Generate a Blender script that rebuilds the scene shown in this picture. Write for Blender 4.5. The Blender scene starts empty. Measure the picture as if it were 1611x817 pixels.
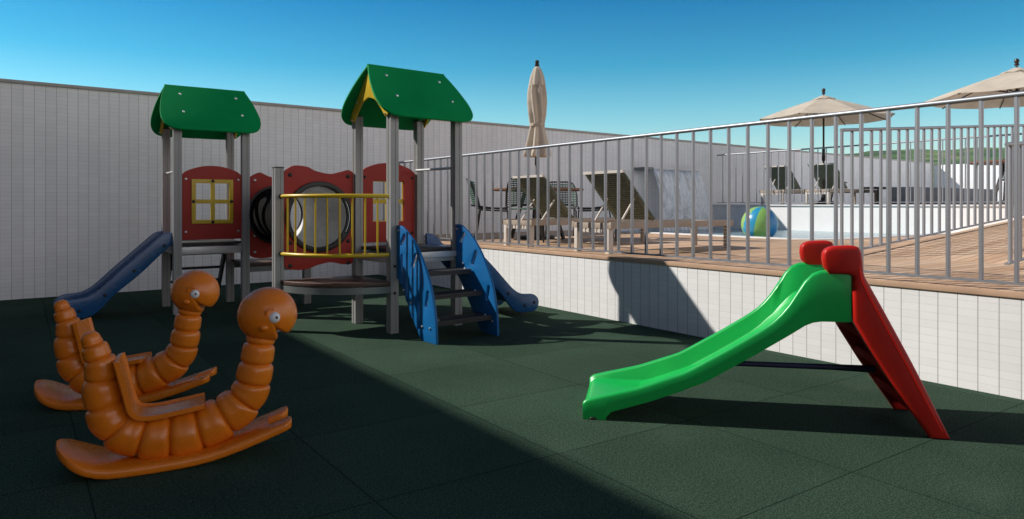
import bpy, bmesh, math, random
from mathutils import Vector, Matrix
random.seed(7)
R = math.radians
sc = bpy.context.scene
C = sc.collection
V = Vector

# ---------------------------------------------------------------- materials
class NT:
    def __init__(s, name):
        s.m = bpy.data.materials.new(name); s.m.use_nodes = True
        s.t = s.m.node_tree; s.n = s.t.nodes
        s.b = s.n['Principled BSDF']; s.out = s.n['Material Output']
    def add(s, ty, **k):
        n = s.n.new(ty)
        for a, v in k.items(): setattr(n, a, v)
        return n
    def link(s, a, b): s.t.links.new(a, b)
    def math(s, op, a, b=None, c=None):
        n = s.add('ShaderNodeMath', operation=op)
        for i, v in enumerate((a, b, c)):
            if v is None: continue
            if isinstance(v, (int, float)): n.inputs[i].default_value = v
            else: s.link(v, n.inputs[i])
        return n.outputs[0]
    def mix(s, fac, a, b, mode='MIX'):
        n = s.add('ShaderNodeMix', data_type='RGBA', blend_type=mode)
        for i, v in ((0, fac), (6, a), (7, b)):
            if isinstance(v, (int, float)): n.inputs[i].default_value = v
            elif isinstance(v, tuple): n.inputs[i].default_value = (*v[:3], 1)
            else: s.link(v, n.inputs[i])
        return n.outputs[2]
    def ramp(s, fac, stops):
        n = s.add('ShaderNodeValToRGB'); e = n.color_ramp.elements
        while len(e) < len(stops): e.new(.5)
        for el, (p, c) in zip(e, stops):
            el.position = p; el.color = (*c[:3], 1) if isinstance(c, tuple) else (c, c, c, 1)
        s.link(fac, n.inputs[0]); return n.outputs[0]
    def coord(s, which='Object'):
        return s.add('ShaderNodeTexCoord').outputs[which]
    def pos(s): return s.add('ShaderNodeNewGeometry').outputs['Position']
    def xyz(s, v):
        n = s.add('ShaderNodeSeparateXYZ'); s.link(v, n.inputs[0]); return n.outputs
    def comb(s, x, y, z):
        n = s.add('ShaderNodeCombineXYZ')
        for i, v in enumerate((x, y, z)):
            if isinstance(v, (int, float)): n.inputs[i].default_value = v
            else: s.link(v, n.inputs[i])
        return n.outputs[0]
    def noise(s, vec, scale, detail=3, rough=.55, which=0):
        n = s.add('ShaderNodeTexNoise'); n.inputs['Scale'].default_value = scale
        n.inputs['Detail'].default_value = detail; n.inputs['Roughness'].default_value = rough
        if vec is not None: s.link(vec, n.inputs['Vector'])
        return n.outputs[which]
    def line(s, x, period, width):      # 1 on a joint, 0 elsewhere
        p = s.math('PINGPONG', x, period/2)
        return s.math('LESS_THAN', p, width/2)
    def bump(s, h, strength=.3, dist=.005):
        n = s.add('ShaderNodeBump'); n.inputs['Strength'].default_value = strength
        n.inputs['Distance'].default_value = dist
        s.link(h, n.inputs['Height']); s.link(n.outputs[0], s.b.inputs['Normal'])
    def col(s, c):
        if isinstance(c, tuple): s.b.inputs['Base Color'].default_value = (*c, 1)
        else: s.link(c, s.b.inputs['Base Color'])
    def rough(s, v):
        if isinstance(v, (int, float)): s.b.inputs['Roughness'].default_value = v
        else: s.link(v, s.b.inputs['Roughness'])

def plain(name, c, rough=.5, metal=0., var=.12, scale=6, bump=0., bscale=60, coat=0., spec=.5):
    t = NT(name); v = t.coord(); t.b.inputs['Specular IOR Level'].default_value = spec
    n = t.noise(v, scale, 4)
    f = t.ramp(n, [(.3, 1-var), (.7, 1+var*.6)])
    t.col(t.mix(1., tuple(c), f, 'MULTIPLY'))
    t.rough(t.math('MULTIPLY_ADD', t.noise(v, scale*2.3, 3), .16, rough-.08))
    t.b.inputs['Metallic'].default_value = metal
    if coat: t.b.inputs['Coat Weight'].default_value = coat; t.b.inputs['Coat Roughness'].default_value = .15
    if bump: t.bump(t.noise(v, bscale, 3), bump, .002)
    return t.m

def rubber_floor():
    t = NT('rubber tiles'); p = t.pos(); x, y, z = t.xyz(p)
    x2 = t.math('SUBTRACT', x, .23); y2 = t.math('SUBTRACT', y, 1.63)
    joint = t.math('MAXIMUM', t.line(x2, .9, .006), t.line(y2, .9, .006))
    cell = t.comb(t.math('FLOOR', t.math('DIVIDE', x2, .9)), t.math('FLOOR', t.math('DIVIDE', y2, .9)), 0)
    wn = t.add('ShaderNodeTexWhiteNoise', noise_dimensions='3D'); t.link(cell, wn.inputs[0])
    tone = t.math('MULTIPLY_ADD', wn.outputs[0], .22, .89)
    fine = t.noise(p, 170, 2, .75); mid = t.noise(p, 60, 3); big = t.noise(p, 1.3, 4)
    g = t.ramp(fine, [(.30, (.007, .017, .011)), (.5, (.033, .062, .040)), (.70, (.100, .148, .104))])
    g = t.mix(1., g, t.ramp(mid, [(.3, .75), (.7, 1.2)]), 'MULTIPLY')
    g = t.mix(1., g, t.ramp(big, [(.3, .84), (.7, 1.12)]), 'MULTIPLY')
    g = t.mix(1., g, t.comb(tone, tone, tone), 'MULTIPLY')
    dust = t.ramp(t.noise(p, 2.7, 6, .7), [(.56, 0.), (.78, .22)])
    g = t.mix(dust, g, (.10, .12, .095))
    t.col(t.mix(t.math('MULTIPLY', joint, .75), g, (.008, .012, .010)))
    t.rough(1.); t.b.inputs['Specular IOR Level'].default_value = .03
    h = t.math('SUBTRACT', fine, t.math('MULTIPLY', joint, 2.))
    t.bump(h, .6, .004); return t.m

def wall_tiles(name, axis, w=.115, hgt=.05, base=(.80, .79, .78), jz_=.24, ju_=.75):
    t = NT(name); v = t.coord(); c = t.xyz(v)
    u, z = c[axis], c[2]
    ju = t.line(u, w, .006)
    # short horizontal joints, staggered from column to column as on slim ceramic strips
    colid = t.math('FLOOR', t.math('DIVIDE', u, w))
    wn = t.add('ShaderNodeTexWhiteNoise', noise_dimensions='1D'); t.link(colid, wn.inputs['W'])
    jz = t.line(z, hgt, .004)
    cell = t.comb(colid, t.math('FLOOR', t.math('DIVIDE', z, hgt)), 0)
    wc = t.add('ShaderNodeTexWhiteNoise', noise_dimensions='3D'); t.link(cell, wc.inputs[0])
    tone = t.math('MULTIPLY_ADD', wc.outputs[0], .05, .965)
    colt = t.math('MULTIPLY_ADD', wn.outputs[0], .05, .965)
    b = t.mix(1., tuple(base), t.comb(tone, tone, tone), 'MULTIPLY')
    b = t.mix(1., b, t.comb(colt, colt, colt), 'MULTIPLY')
    b = t.mix(1., b, t.ramp(t.noise(v, .9, 5, .6), [(.3, .93), (.7, 1.03)]), 'MULTIPLY')
    b = t.mix(t.math('MULTIPLY', jz, jz_), b, (.45, .44, .43))
    b = t.mix(t.math('MULTIPLY', ju, ju_), b, (.28, .27, .27))
    # splash dirt near the foot, uneven
    st = t.noise(t.comb(t.math('MULTIPLY', u, 9.), 0, t.math('MULTIPLY', z, 1.4)), 1.5, 5)
    b = t.mix(t.ramp(st, [(.58, 0.), (.8, .10)]), b, (.40, .38, .35))
    t.col(b); t.rough(.55)
    h = t.math('MAXIMUM', ju, t.math('MULTIPLY', jz, .5))
    t.bump(t.math('SUBTRACT', 1., h), .5, .003); return t.m

def deck_wood():
    t = NT('deck boards'); p = t.pos(); x, y, z = t.xyz(p)
    bw = .095
    row = t.math('FLOOR', t.math('DIVIDE', y, bw))
    wn = t.add('ShaderNodeTexWhiteNoise', noise_dimensions='1D'); t.link(row, wn.inputs['W'])
    xs = t.math('ADD', x, t.math('MULTIPLY', wn.outputs[0], 7.))
    seg = t.comb(t.math('FLOOR', t.math('DIVIDE', xs, 2.1)), row, 0)
    w2 = t.add('ShaderNodeTexWhiteNoise', noise_dimensions='3D'); t.link(seg, w2.inputs[0])
    c = t.ramp(w2.outputs[0], [(0, (.52, .315, .18)), (.5, (.62, .395, .24)), (1, (.70, .475, .31))])
    gr = t.noise(t.comb(t.math('MULTIPLY', xs, 2.), t.math('MULTIPLY', y, 60.), t.math('MULTIPLY', row, 3.1)), 1.6, 5, .6)
    c = t.mix(1., c, t.ramp(gr, [(.3, .72), (.7, 1.18)]), 'MULTIPLY')
    c = t.mix(1., c, t.ramp(t.noise(p, .8, 3), [(.3, .86), (.7, 1.12)]), 'MULTIPLY')
    gap = t.math('MAXIMUM', t.line(y, bw, .0055), t.line(xs, 2.1, .004))
    t.col(t.mix(gap, c, (.03, .02, .015))); t.rough(.6)
    t.bump(t.math('SUBTRACT', gr, t.math('MULTIPLY', gap, 3.)), .4, .003); return t.m

def metal_rail():
    t = NT('brushed steel'); v = t.coord()
    t.col(t.mix(t.noise(v, 2.5, 2), (.28, .295, .32), (.35, .36, .38)))
    t.rough(.50)
    t.b.inputs['Metallic'].default_value = .75; return t.m

def canvas():
    t = NT('canvas'); v = t.coord()
    n = t.noise(v, 300, 2); n2 = t.noise(v, 3, 4)
    c = t.mix(1., (.76, .66, .54), t.ramp(n2, [(.3, .86), (.7, 1.06)]), 'MULTIPLY')
    t.col(c); t.rough(.9); t.bump(n, .3, .002)
    tr = t.add('ShaderNodeBsdfTranslucent'); t.link(c, tr.inputs[0])
    mx = t.add('ShaderNodeMixShader'); mx.inputs[0].default_value = .35
    t.link(t.b.outputs[0], mx.inputs[1]); t.link(tr.outputs[0], mx.inputs[2]); t.link(mx.outputs[0], t.out.inputs[0])
    return t.m

def water():
    t = NT('pool water'); v = t.pos()
    n = t.noise(v, 5, 4, .6); n2 = t.noise(v, 17, 3)
    t.col(t.mix(t.ramp(n2, [(.45, 0.), (.7, 1.)]), (.16, .30, .36), (.50, .60, .62)))
    t.rough(.12); t.b.inputs['IOR'].default_value = 1.33
    t.bump(t.math('ADD', n, t.math('MULTIPLY', n2, .5)), .6, .05); return t.m

def foam():
    t = NT('falling water'); v = t.coord(); x, y, z = t.xyz(v)
    n = t.noise(t.comb(t.math('MULTIPLY', x, 9.), y, t.math('MULTIPLY', z, 2.2)), 1., 5, .65)
    t.col((.95, .97, .98)); t.rough(.35)
    tb = t.add('ShaderNodeBsdfTransparent'); mx = t.add('ShaderNodeMixShader')
    t.link(t.ramp(n, [(.38, .22), (.62, .85)]), mx.inputs[0])
    t.link(tb.outputs[0], mx.inputs[1]); t.link(t.b.outputs[0], mx.inputs[2]); t.link(mx.outputs[0], t.out.inputs[0])
    return t.m

def beach():
    t = NT('beach ball vinyl'); v = t.coord(); x, y, z = t.xyz(v)
    a = t.math('MULTIPLY_ADD', t.math('ARCTAN2', y, x), 1/(2*math.pi), .5)
    nz = t.noise(v, 5.5, 2)
    a2 = t.math('ADD', a, t.math('MULTIPLY', t.math('SUBTRACT', nz, .5), .20))
    n = t.add('ShaderNodeValToRGB'); n.color_ramp.interpolation = 'CONSTANT'
    cols = [(.24, .46, .12), (.03, .24, .52), (.05, .34, .22), (.32, .48, .14), (.02, .24, .50), (.04, .32, .22), (.28, .45, .12), (.03, .28, .48)]
    e = n.color_ramp.elements
    while len(e) < 8: e.new(.5)
    for i, c in enumerate(cols): e[i].position = i/8; e[i].color = (*c, 1)
    t.link(a2, n.inputs[0])
    t.col(n.outputs[0]); t.rough(.3); return t.m

def hill_mat():
    t = NT('hill vegetation'); p = t.pos(); x, y, z = t.xyz(p)
    n = t.noise(p, .018, 6, .65); f = t.noise(t.comb(t.math('MULTIPLY', x, .3), y, t.math('MULTIPLY', z, 3.)), .012, 4)
    c = t.ramp(n, [(.34, (.025, .07, .03)), (.44, (.07, .15, .04)), (.54, (.15, .23, .07)), (.64, (.34, .30, .17))])
    c = t.mix(t.ramp(f, [(.5, 0.), (.62, .8)]), c, (.035, .07, .03))
    t.col(c); t.rough(1.); t.b.inputs['Specular IOR Level'].default_value = 0
    return t.m

def woven(name, c1, c2, sx, sz):
    t = NT(name); v = t.coord(); x, y, z = t.xyz(v)
    m = t.math('MAXIMUM', t.line(y, .03, .006), t.line(z, .012, .003))
    c = t.mix(m, c1, c2); t.col(t.mix(1., c, t.ramp(t.noise(v, 40, 3), [(.3, .75), (.7, 1.15)]), 'MULTIPLY'))
    t.rough(.7); return t.m

M = dict(
    rubber=rubber_floor(), deck=deck_wood(), steel=metal_rail(), canvas=canvas(), water=water(), fall=foam(), beach=beach(), hill=hill_mat(),
    wallx=wall_tiles('white tiles long wall', 0, base=(.85, .84, .83), jz_=.34, ju_=.62), wally=wall_tiles('white tiles low wall', 1), white=plain('white render', (.80, .79, .78), .7, var=.05, scale=1.5, bump=.15),
    coping=plain('pale stone coping', (.72, .71, .69), .6, var=.08, scale=3),
    cap=plain('stone cap', (.42, .39, .36), .7, var=.12), orange=plain('orange plastic', (.76, .20, .011), .27, var=.10, scale=5, coat=.05, bump=.05, bscale=120),
    green=plain('slide green plastic', (.006, .42, .075), .34, var=.07, scale=3, coat=.05, bump=.05, bscale=90),
    red=plain('ladder red plastic', (.50, .014, .008), .42, var=.08, scale=4, spec=.25, bump=.05, bscale=90),
    roof=plain('roof green board', (0., .26, .066), .7, spec=.12, var=.08, scale=4, bump=.05, bscale=150),
    rpanel=plain('red board', (.38, .036, .026), .5, var=.10, scale=3, spec=.25, bump=.05, bscale=150),
    blue=plain('blue board', (.002, .125, .35), .45, spec=.3, var=.10, scale=4, bump=.05, bscale=150), dblue=plain('slide blue plastic', (.012, .085, .23), .26, var=.12, scale=3),
    yellow=plain('yellow paint', (.62, .42, .015), .35, var=.10, scale=6),
    post=plain('grey post paint', (.30, .30, .295), .42, metal=.1, var=.06, scale=5), frame=plain('grey frame', (.19, .21, .20), .45, metal=.3, var=.1), lite=plain('pale aluminium', (.55, .55, .55), .4, metal=.4, var=.06),
    dark=plain('dark board', (.028, .026, .026), .6, var=.2, scale=8), black=plain('black rubber', (.010, .010, .010), .45, var=.15), brown=plain('brown floor board', (.085, .045, .032), .5, var=.25, scale=10),
    tube=plain('tunnel grey', (.78, .78, .77), .35, var=.06, scale=2), bolt=plain('bolt steel', (.7, .7, .7), .3, metal=.9),
    navy=plain('navy bar', (.020, .018, .07), .4), eyew=plain('eye white', (.75, .76, .78), .25, var=.03),
    teak=plain('weathered teak', (.40, .32, .25), .6, var=.18, scale=9), teakw=plain('pale frame', (.62, .56, .50), .5, var=.06), tabletop=plain('brown table top', (.20, .085, .04), .5, var=.25, scale=7), darkw=plain('dark metal', (.035, .028, .025), .5, metal=.3),
    strap=plain('dark green straps', (.16, .19, .125), .6, var=.25, scale=20), rope=plain('green rope weave', (.085, .16, .125), .8, var=.3, scale=30, bump=.4, bscale=90),
    edge=plain('edge board', (.48, .31, .20), .6, var=.15, scale=4), pole=plain('dark bronze pole', (.045, .032, .024), .4, metal=.5), soil=plain('dry terrain', (.12, .11, .07), .95, var=.3, scale=.05),
    greyr=plain('grey render', (.17, .17, .185), .8, var=.08, scale=2), facade=plain('beige render', (.34, .31, .28), .85, var=.08, scale=.6), glass=plain('dark window glass', (.03, .04, .05), .1, var=.1), gguard=plain('green glass', (.20, .30, .24), .15, var=.05),
    mblack=plain('matt black rubber', (.006, .006, .006), .95, spec=.05), redm=plain('matt red plastic', (.40, .012, .008), .8, spec=.05),
)

# ---------------------------------------------------------------- mesh helpers
def cr(pts, n=6, closed=False):
    P = [V(p) for p in pts]; out = []; N = len(P)
    rng = N if closed else N-1
    for i in range(rng):
        g = (lambda k: P[k % N]) if closed else (lambda k: P[max(0, min(N-1, k))])
        a, b, c, d = g(i-1), g(i), g(i+1), g(i+2)
        for j in range(n):
            t = j/n
            out.append(.5*((2*b)+(c-a)*t+(2*a-5*b+4*c-d)*t*t+(3*b-a-3*c+d)*t**3))
    if not closed: out.append(P[-1].copy())
    return out

def circ(cx, cy, r, n=40, r2=None):
    return [(cx+r*math.cos(2*math.pi*i/n), cy+(r2 or r)*math.sin(2*math.pi*i/n)) for i in range(n)]
def slot(cx, cy, L, w, ang, n=8):
    o = []
    for s in (0, 1):
        for i in range(n+1):
            a = math.pi*i/n - math.pi/2 + s*math.pi
            x = (L/2-w/2)*(1 if s == 0 else -1) + w/2*math.cos(a); y = w/2*math.sin(a)
            o.append((cx+x*math.cos(ang)-y*math.sin(ang), cy+x*math.sin(ang)+y*math.cos(ang)))
    return o

XZ = Matrix(((1, 0, 0, 0), (0, 0, -1, 0), (0, 1, 0, 0), (0, 0, 0, 1)))      # (u,v,w) -> (u,-w,v)
YZ = Matrix(((0, 0, 1, 0), (1, 0, 0, 0), (0, 1, 0, 0), (0, 0, 0, 1)))       # (u,v,w) -> (w,u,v)
T = Matrix.Translation

class MB:
    def __init__(s, mat=None): s.b = bmesh.new(); s.M = mat or Matrix()
    def _x(s, vs, m=None):
        mm = s.M @ m if m else s.M
        for v in vs: v.co = mm @ v.co
    def box(s, lo, hi, bev=0., m=None):
        r = bmesh.ops.create_cube(s.b, size=1); vs = r['verts']
        for v in vs: v.co = V([lo[i] if v.co[i] < 0 else hi[i] for i in range(3)])
        if bev:
            es = list({e for v in vs for e in v.link_edges})
            q = bmesh.ops.bevel(s.b, geom=es, offset=bev, segments=2, affect='EDGES', profile=.6)
            vs = list({v for f in q['faces'] for v in f.verts} | {v for v in vs if v.is_valid})
        s._x(vs, m); return s
    def loft(s, rings, cap=True, closed=False):
        L = [[s.b.verts.new(s.M @ V(p)) for p in r] for r in rings]
        n = len(L[0]); m = len(L)
        for i in range(m if closed else m-1):
            a, b = L[i], L[(i+1) % m]
            for j in range(n):
                s.b.faces.new((a[j], a[(j+1) % n], b[(j+1) % n], b[j]))
        if cap and not closed: s.b.faces.new(L[0][::-1]); s.b.faces.new(L[-1])
        return s
    def tube(s, pts, r, n=10, closed=False, cap=True):
        P = [V(p) for p in pts]; N = len(P); rings = []; up = None
        rr = r if isinstance(r, (list, tuple)) else [r]*N
        for i in range(N):
            if closed: d = P[(i+1) % N]-P[i-1]
            else: d = P[min(N-1, i+1)]-P[max(0, i-1)]
            d.normalize()
            if up is None: up = V((0, 0, 1)) if abs(d.z) < .9 else V((1, 0, 0))
            a = d.cross(up).normalized(); up = a.cross(d).normalized()
            rings.append([P[i]+rr[i]*(math.cos(2*math.pi*k/n)*a+math.sin(2*math.pi*k/n)*up) for k in range(n)])
        return s.loft(rings, cap, closed)
    def cyl(s, a, b, r, r2=None, n=12): return s.tube([a, b], [r, r if r2 is None else r2], n)
    def bar(s, a, b, w, h):                      # rectangular bar from a to b
        a, b = V(a), V(b); d = (b-a).normalized()
        up = V((0, 0, 1)) if abs(d.z) < .95 else V((0, 1, 0))
        x = d.cross(up).normalized(); y = x.cross(d).normalized()
        return s.loft([[p+sx*w/2*x+sy*h/2*y for sx, sy in ((-1, -1), (1, -1), (1, 1), (-1, 1))] for p in (a, b)])
    def ell(s, c, r, n=24, rot=None):
        q = bmesh.ops.create_uvsphere(s.b, u_segments=n, v_segments=n//2, radius=1)['verts']
        for v in q:
            p = V((v.co.x*r[0], v.co.y*r[1], v.co.z*r[2]))
            if rot: p = rot @ p
            v.co = s.M @ (p+V(c))
        return s
    def lathe(s, prof, c=(0, 0, 0), n=24, f=None):
        rings = []
        for r, z in prof:
            rings.append([V((c[0]+r*(f(k*2*math.pi/n, z) if f else 1)*math.cos(2*math.pi*k/n), c[1]+r*(f(k*2*math.pi/n, z) if f else 1)*math.sin(2*math.pi*k/n), c[2]+z)) for k in range(n)])
        return s.loft(rings)
    def plate(s, outline, t, m, holes=(), bev=.004):
        cu = bpy.data.curves.new('tmp', 'CURVE'); cu.dimensions = '2D'; cu.fill_mode = 'BOTH'
        cu.extrude = max(t/2-bev, .0005); cu.bevel_depth = bev; cu.bevel_resolution = 2; cu.offset = -bev
        for k, pl in enumerate([outline]+list(holes)):
            pl = list(pl)
            ar = sum(pl[i][0]*pl[(i+1) % len(pl)][1]-pl[(i+1) % len(pl)][0]*pl[i][1] for i in range(len(pl)))
            if (ar < 0) == (k == 0): pl = pl[::-1]
            sp = cu.splines.new('POLY'); sp.points.add(len(pl)-1); sp.use_cyclic_u = True
            for i, p in enumerate(pl): sp.points[i].co = (p[0], p[1], 0, 1)
        ob = bpy.data.objects.new('tmp', cu); C.objects.link(ob)
        dg = bpy.context.evaluated_depsgraph_get(); dg.update()
        me = bpy.data.meshes.new_from_object(ob.evaluated_get(dg))
        me.transform(s.M @ m); s.b.from_mesh(me)
        bpy.data.objects.remove(ob); bpy.data.curves.remove(cu); bpy.data.meshes.remove(me)
        return s
    def build(s, name, mat, parent=None, loc=None, angle=35, weld=True):
        if weld: bmesh.ops.remove_doubles(s.b, verts=s.b.verts, dist=1e-5)
        bmesh.ops.recalc_face_normals(s.b, faces=s.b.faces)
        me = bpy.data.meshes.new(name); s.b.to_mesh(me); s.b.free()
        for p in me.polygons: p.use_smooth = True
        me.set_sharp_from_angle(angle=R(angle))
        mats = mat if isinstance(mat, list) else [mat]
        for q in mats: me.materials.append(M[q] if isinstance(q, str) else q)
        o = bpy.data.objects.new(name, me); C.objects.link(o)
        if parent: o.parent = parent
        if loc: o.location = loc
        return o

def tag(o, label=None, cat=None, group=None, kind=None):
    if label: o['label'] = label
    if cat: o['category'] = cat
    if group: o['group'] = group
    if kind: o['kind'] = kind
    return o
def thing(name, label, cat, loc=(0, 0, 0), rz=0., group=None):
    o = bpy.data.objects.new(name, None); C.objects.link(o); o.location = loc; o.rotation_euler = (0, 0, rz)
    o.empty_display_size = .2
    return tag(o, label, cat, group)
def copy_tree(o, parent=None):
    c = o.copy(); C.objects.link(c)
    if parent: c.parent = parent
    for ch in [q for q in kids.get(o, []) or o.children]: copy_tree(ch, c)
    return c
kids = {}

# ---------------------------------------------------------------- setting
DZ = .63          # pool deck height
PZ = 1.15         # raised terrace height
FX = 4.84         # line of the low wall and its fence
FARX = 13.9       # face of the raised terrace
WR = R(3.3); WO = V((-.19, 10.42, 0))     # long wall: origin and turn
def wy(x): return 10.42+.0577*(x+.19)     # its face

g = MB(); g.box((-900, -900, -.6), (1500, 1500, -.06)); tag(g.build('terrain', 'soil'), kind='structure')
g = MB(); g.box((-12, -10, -.06), (FX+.01, 11.4, 0)); tag(g.build('rubber_floor', 'rubber'), kind='structure')
# deck as L with a rounded inner corner round the pool
pool = [(9.35, 14), (9.35, 6.4)] + [(9.35+.75*(1-math.cos(a)), 6.4-.75*math.sin(a)) for a in [R(i*15) for i in range(1, 7)]] + [(FARX, 5.65)]
deck = [(FX+.002, -6)] + [(FARX, -6)] + pool[::-1] + [(FX+.002, 14)]
deck = [p for p in deck]; deck = [(x, min(y, wy(x)-.01)) for x, y in deck]
g = MB(); g.plate(deck, .032, T((0, 0, DZ-.016)), bev=.003); tag(g.build('pool_deck', 'deck'), kind='structure')
# coping strip round the pool
pin = [(x, min(y, wy(x)-.02)) for x, y in pool]
def off(pl, d):
    o = []
    for i, p in enumerate(pl):
        a = V(pl[max(0, i-1)]); b = V(pl[min(len(pl)-1, i+1)]); t = (b-a).normalized(); nn = V((-t.y, t.x))
        q = V(p)+nn*d; o.append((q.x, q.y))
    return o
cop = off(pin, .26); cop[0] = (cop[0][0], pin[0][1]); cop[-1] = (FARX-.01, cop[-1][1])
g = MB(); g.plate([(x, y) for x, y in off(pin, -.004)] + cop[::-1], .05, T((0, 0, DZ-.012)), bev=.008); tag(g.build('pool_edge', 'coping'), kind='structure')
g = MB(); g.box((9.2, 5.4, .1), (FARX+.05, 11.4, DZ-.045)); tag(g.build('pool_water', 'water'), kind='structure')
# raised terrace beyond the pool
g = MB(); g.box((FARX, -6, 0), (40, 13.5, PZ-.03)); 
tag(g.build('raised_terrace', 'white'), kind='structure')
g = MB(); g.box((FARX-.03, -6, PZ-.03), (40, 13.5, PZ)); tag(g.build('terrace_paving', 'coping'), kind='structure')
# ramp from deck to terrace
RA0, RA1, RS = 6.7, 14.05, .0765
def rz_(x): return DZ-.02+max(0, x-6.9)*RS
g = MB()
g.loft([[(x, y, z) for y, z in ((2.2, .3), (3.93, .3), (3.93, rz_(x)+.006), (2.2, rz_(x)+.006))] for x in (6.95, 13.87)])
tag(g.build('wooden_ramp', 'deck'), kind='structure')

# low white wall under the deck
w = MB(); w.box((0, -7, 0), (.25, 4.0, DZ-.052)); w.box((0, -7, -.05), (.02, -7.001, 0))
lw = MB(); lw.box((0, 0, 0), (.22, 17.8, DZ-.0335)); 
lw = lw.build('retaining_wall', 'wally', loc=(FX, -6.5, 0)); w.b.free()
tag(lw, 'low white tiled wall carrying the pool deck beside the rubber floor', 'wall')
fa = MB(); fa.box((-.012, 0, DZ-.034), (-.001, 17.5, DZ+.002), .002); fa.build('wood_edging', 'edge', lw)

# long back wall
bw = thing('boundary_wall', 'long tall white tiled wall closing the playground and pool at the back', 'wall', WO, WR)
g = MB(); g.box((-9, 0, 0), (27.2, .25, 2.62)); g.build('tiled_face', 'wallx', bw)
g = MB(); g.box((-9.02, -.03, 2.62), (27.25, .28, 2.66), .006); g.build('coping', 'cap', bw)
# far parapet at the end of the terrace
g = thing('parapet_wall', 'white parapet at the far end of the raised terrace with green glass', 'wall', (27.0, 12, PZ))
MB().box((0, -2.6, 0), (.25, -.02, 1.42), .01).build('wall_panel', 'white', g)
MB().box((0, -14, 0), (.25, -2.62, .55), .01).build('wall_panel', 'white', g)
q = MB()
for i in range(8): q.box((.1, -2.66-i*1.4-1.36, .55), (.12, -2.66-i*1.4, 1.45))
q.build('glass_panel', 'gguard', g)
g = MB(); g.box((0, 0, 0), (4.3, .5, .37), .02)
tag(g.build('low_planter', 'greyr', loc=(15.2, 7.2, PZ)), 'long dark grey rendered block on the raised terrace behind the fence', 'planter')

# tall building left of the playground that throws the big shade
b = thing('apartment_block', 'tall beige block with white framed windows standing left of the playground', 'building', (-4, 0, 0))
BH = 6.64
MB().box((-6, -16, 0), (0, 21, BH)).build('wall', 'facade', b)
MB().box((-6.1, -16.1, BH), (.0, 21.1, BH+.05), .01).build('roof', 'cap', b)
for k in range(9):
    for lv in range(2):
        y = -14+k*3.6; z = 1.0+lv*2.8
        f = MB().box((0.002, y, z), (.04, y+1.3, z+1.3), .006).build('window', 'white', b)
        MB().box((.03, y+.07, z+.07), (.048, y+1.23, z+1.23)).build('pane', 'glass', f)

# hills
rows = []
g = MB(); NA, NR = 260, 14
def hh(a, k):
    u = math.sin(a*9.0+1)*.5+math.sin(a*23+k)*.3+math.sin(a*51+2*k)*.16+math.sin(a*117+k*3)*.08
    return u
for k in range(NR):
    d = 420+k*65; row = []
    for i in range(NA+1):
        a = R(-20)+R(130)*i/NA
        el = 1.07*[0, .012, .022, .03, .034, .040, .043, .048, .052, .056, .060, .063, .067, .045][k]
        h = d*(el*(1+.13*hh(a, k*.9)))+random.uniform(-.5, .5)
        row.append(g.b.verts.new((d*math.cos(a), d*math.sin(a), h-1 if k else -2)))
    rows.append(row)
for k in range(NR-1):
    for i in range(NA): g.b.faces.new((rows[k][i], rows[k][i+1], rows[k+1][i+1], rows[k+1][i]))
tag(g.build('hills', 'hill', angle=180), kind='structure')

# ---------------------------------------------------------------- railings
def railing(name, label, base, ang, L, h, first, step, slope=0., bw=.021, bd=.030, foot=.045):
    r = thing(name, label, 'railing', base, ang)
    up = lambda x: slope*x
    MB().tube([(0, 0, h), (L, 0, h+up(L))], .017, 12).build('top_rail', 'steel', r)
    MB().bar((0, 0, foot), (L, 0, foot+up(L)), .034, .014).build('bottom_rail', 'steel', r)
    me = MB().loft([[(sx*bw/2, sy*bd/2, z) for sx, sy in ((-.75, -1), (.75, -1), (1, -.75), (1, .75), (.75, 1), (-.75, 1), (-1, .75), (-1, -.75))] for z in (-.0, h-foot-.02)])
    ba = me.build('baluster', 'steel', r); ba.location = (first, 0, foot+.004+up(first))
    x = first+step
    while x < L:
        c = ba.copy(); C.objects.link(c); c.parent = r; c.location = (x, 0, foot+.004+up(x)); x += step
    return r
# along the low wall: local x runs away (+Y)
railing('pool_railing', 'long steel railing standing on the low white wall, nearest of the railings', (FX+.06, .9, DZ), R(90), 10.05, 1.18, .05, .19)
railing('ramp_railing', 'steel railing running up the ramp beside the pool, rising with the ramp', (6.75, 3.87, rz_(6.9)+.006), 0, 7.3, 1.28, .01, .19, slope=RS*.985)
railing('ramp_railing', 'shorter steel railing on the near side of the ramp at the right edge', (6.45, 2.32, DZ), 0, 7.5, 1.0, .07, .19, slope=RS*.97)
railing('terrace_railing', 'steel railing on the edge of the white raised terrace beyond the pool', (FARX+.04, 3.9, PZ), R(90), 7.25, 1.2, .05, .19, bw=.016, bd=.022)

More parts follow.
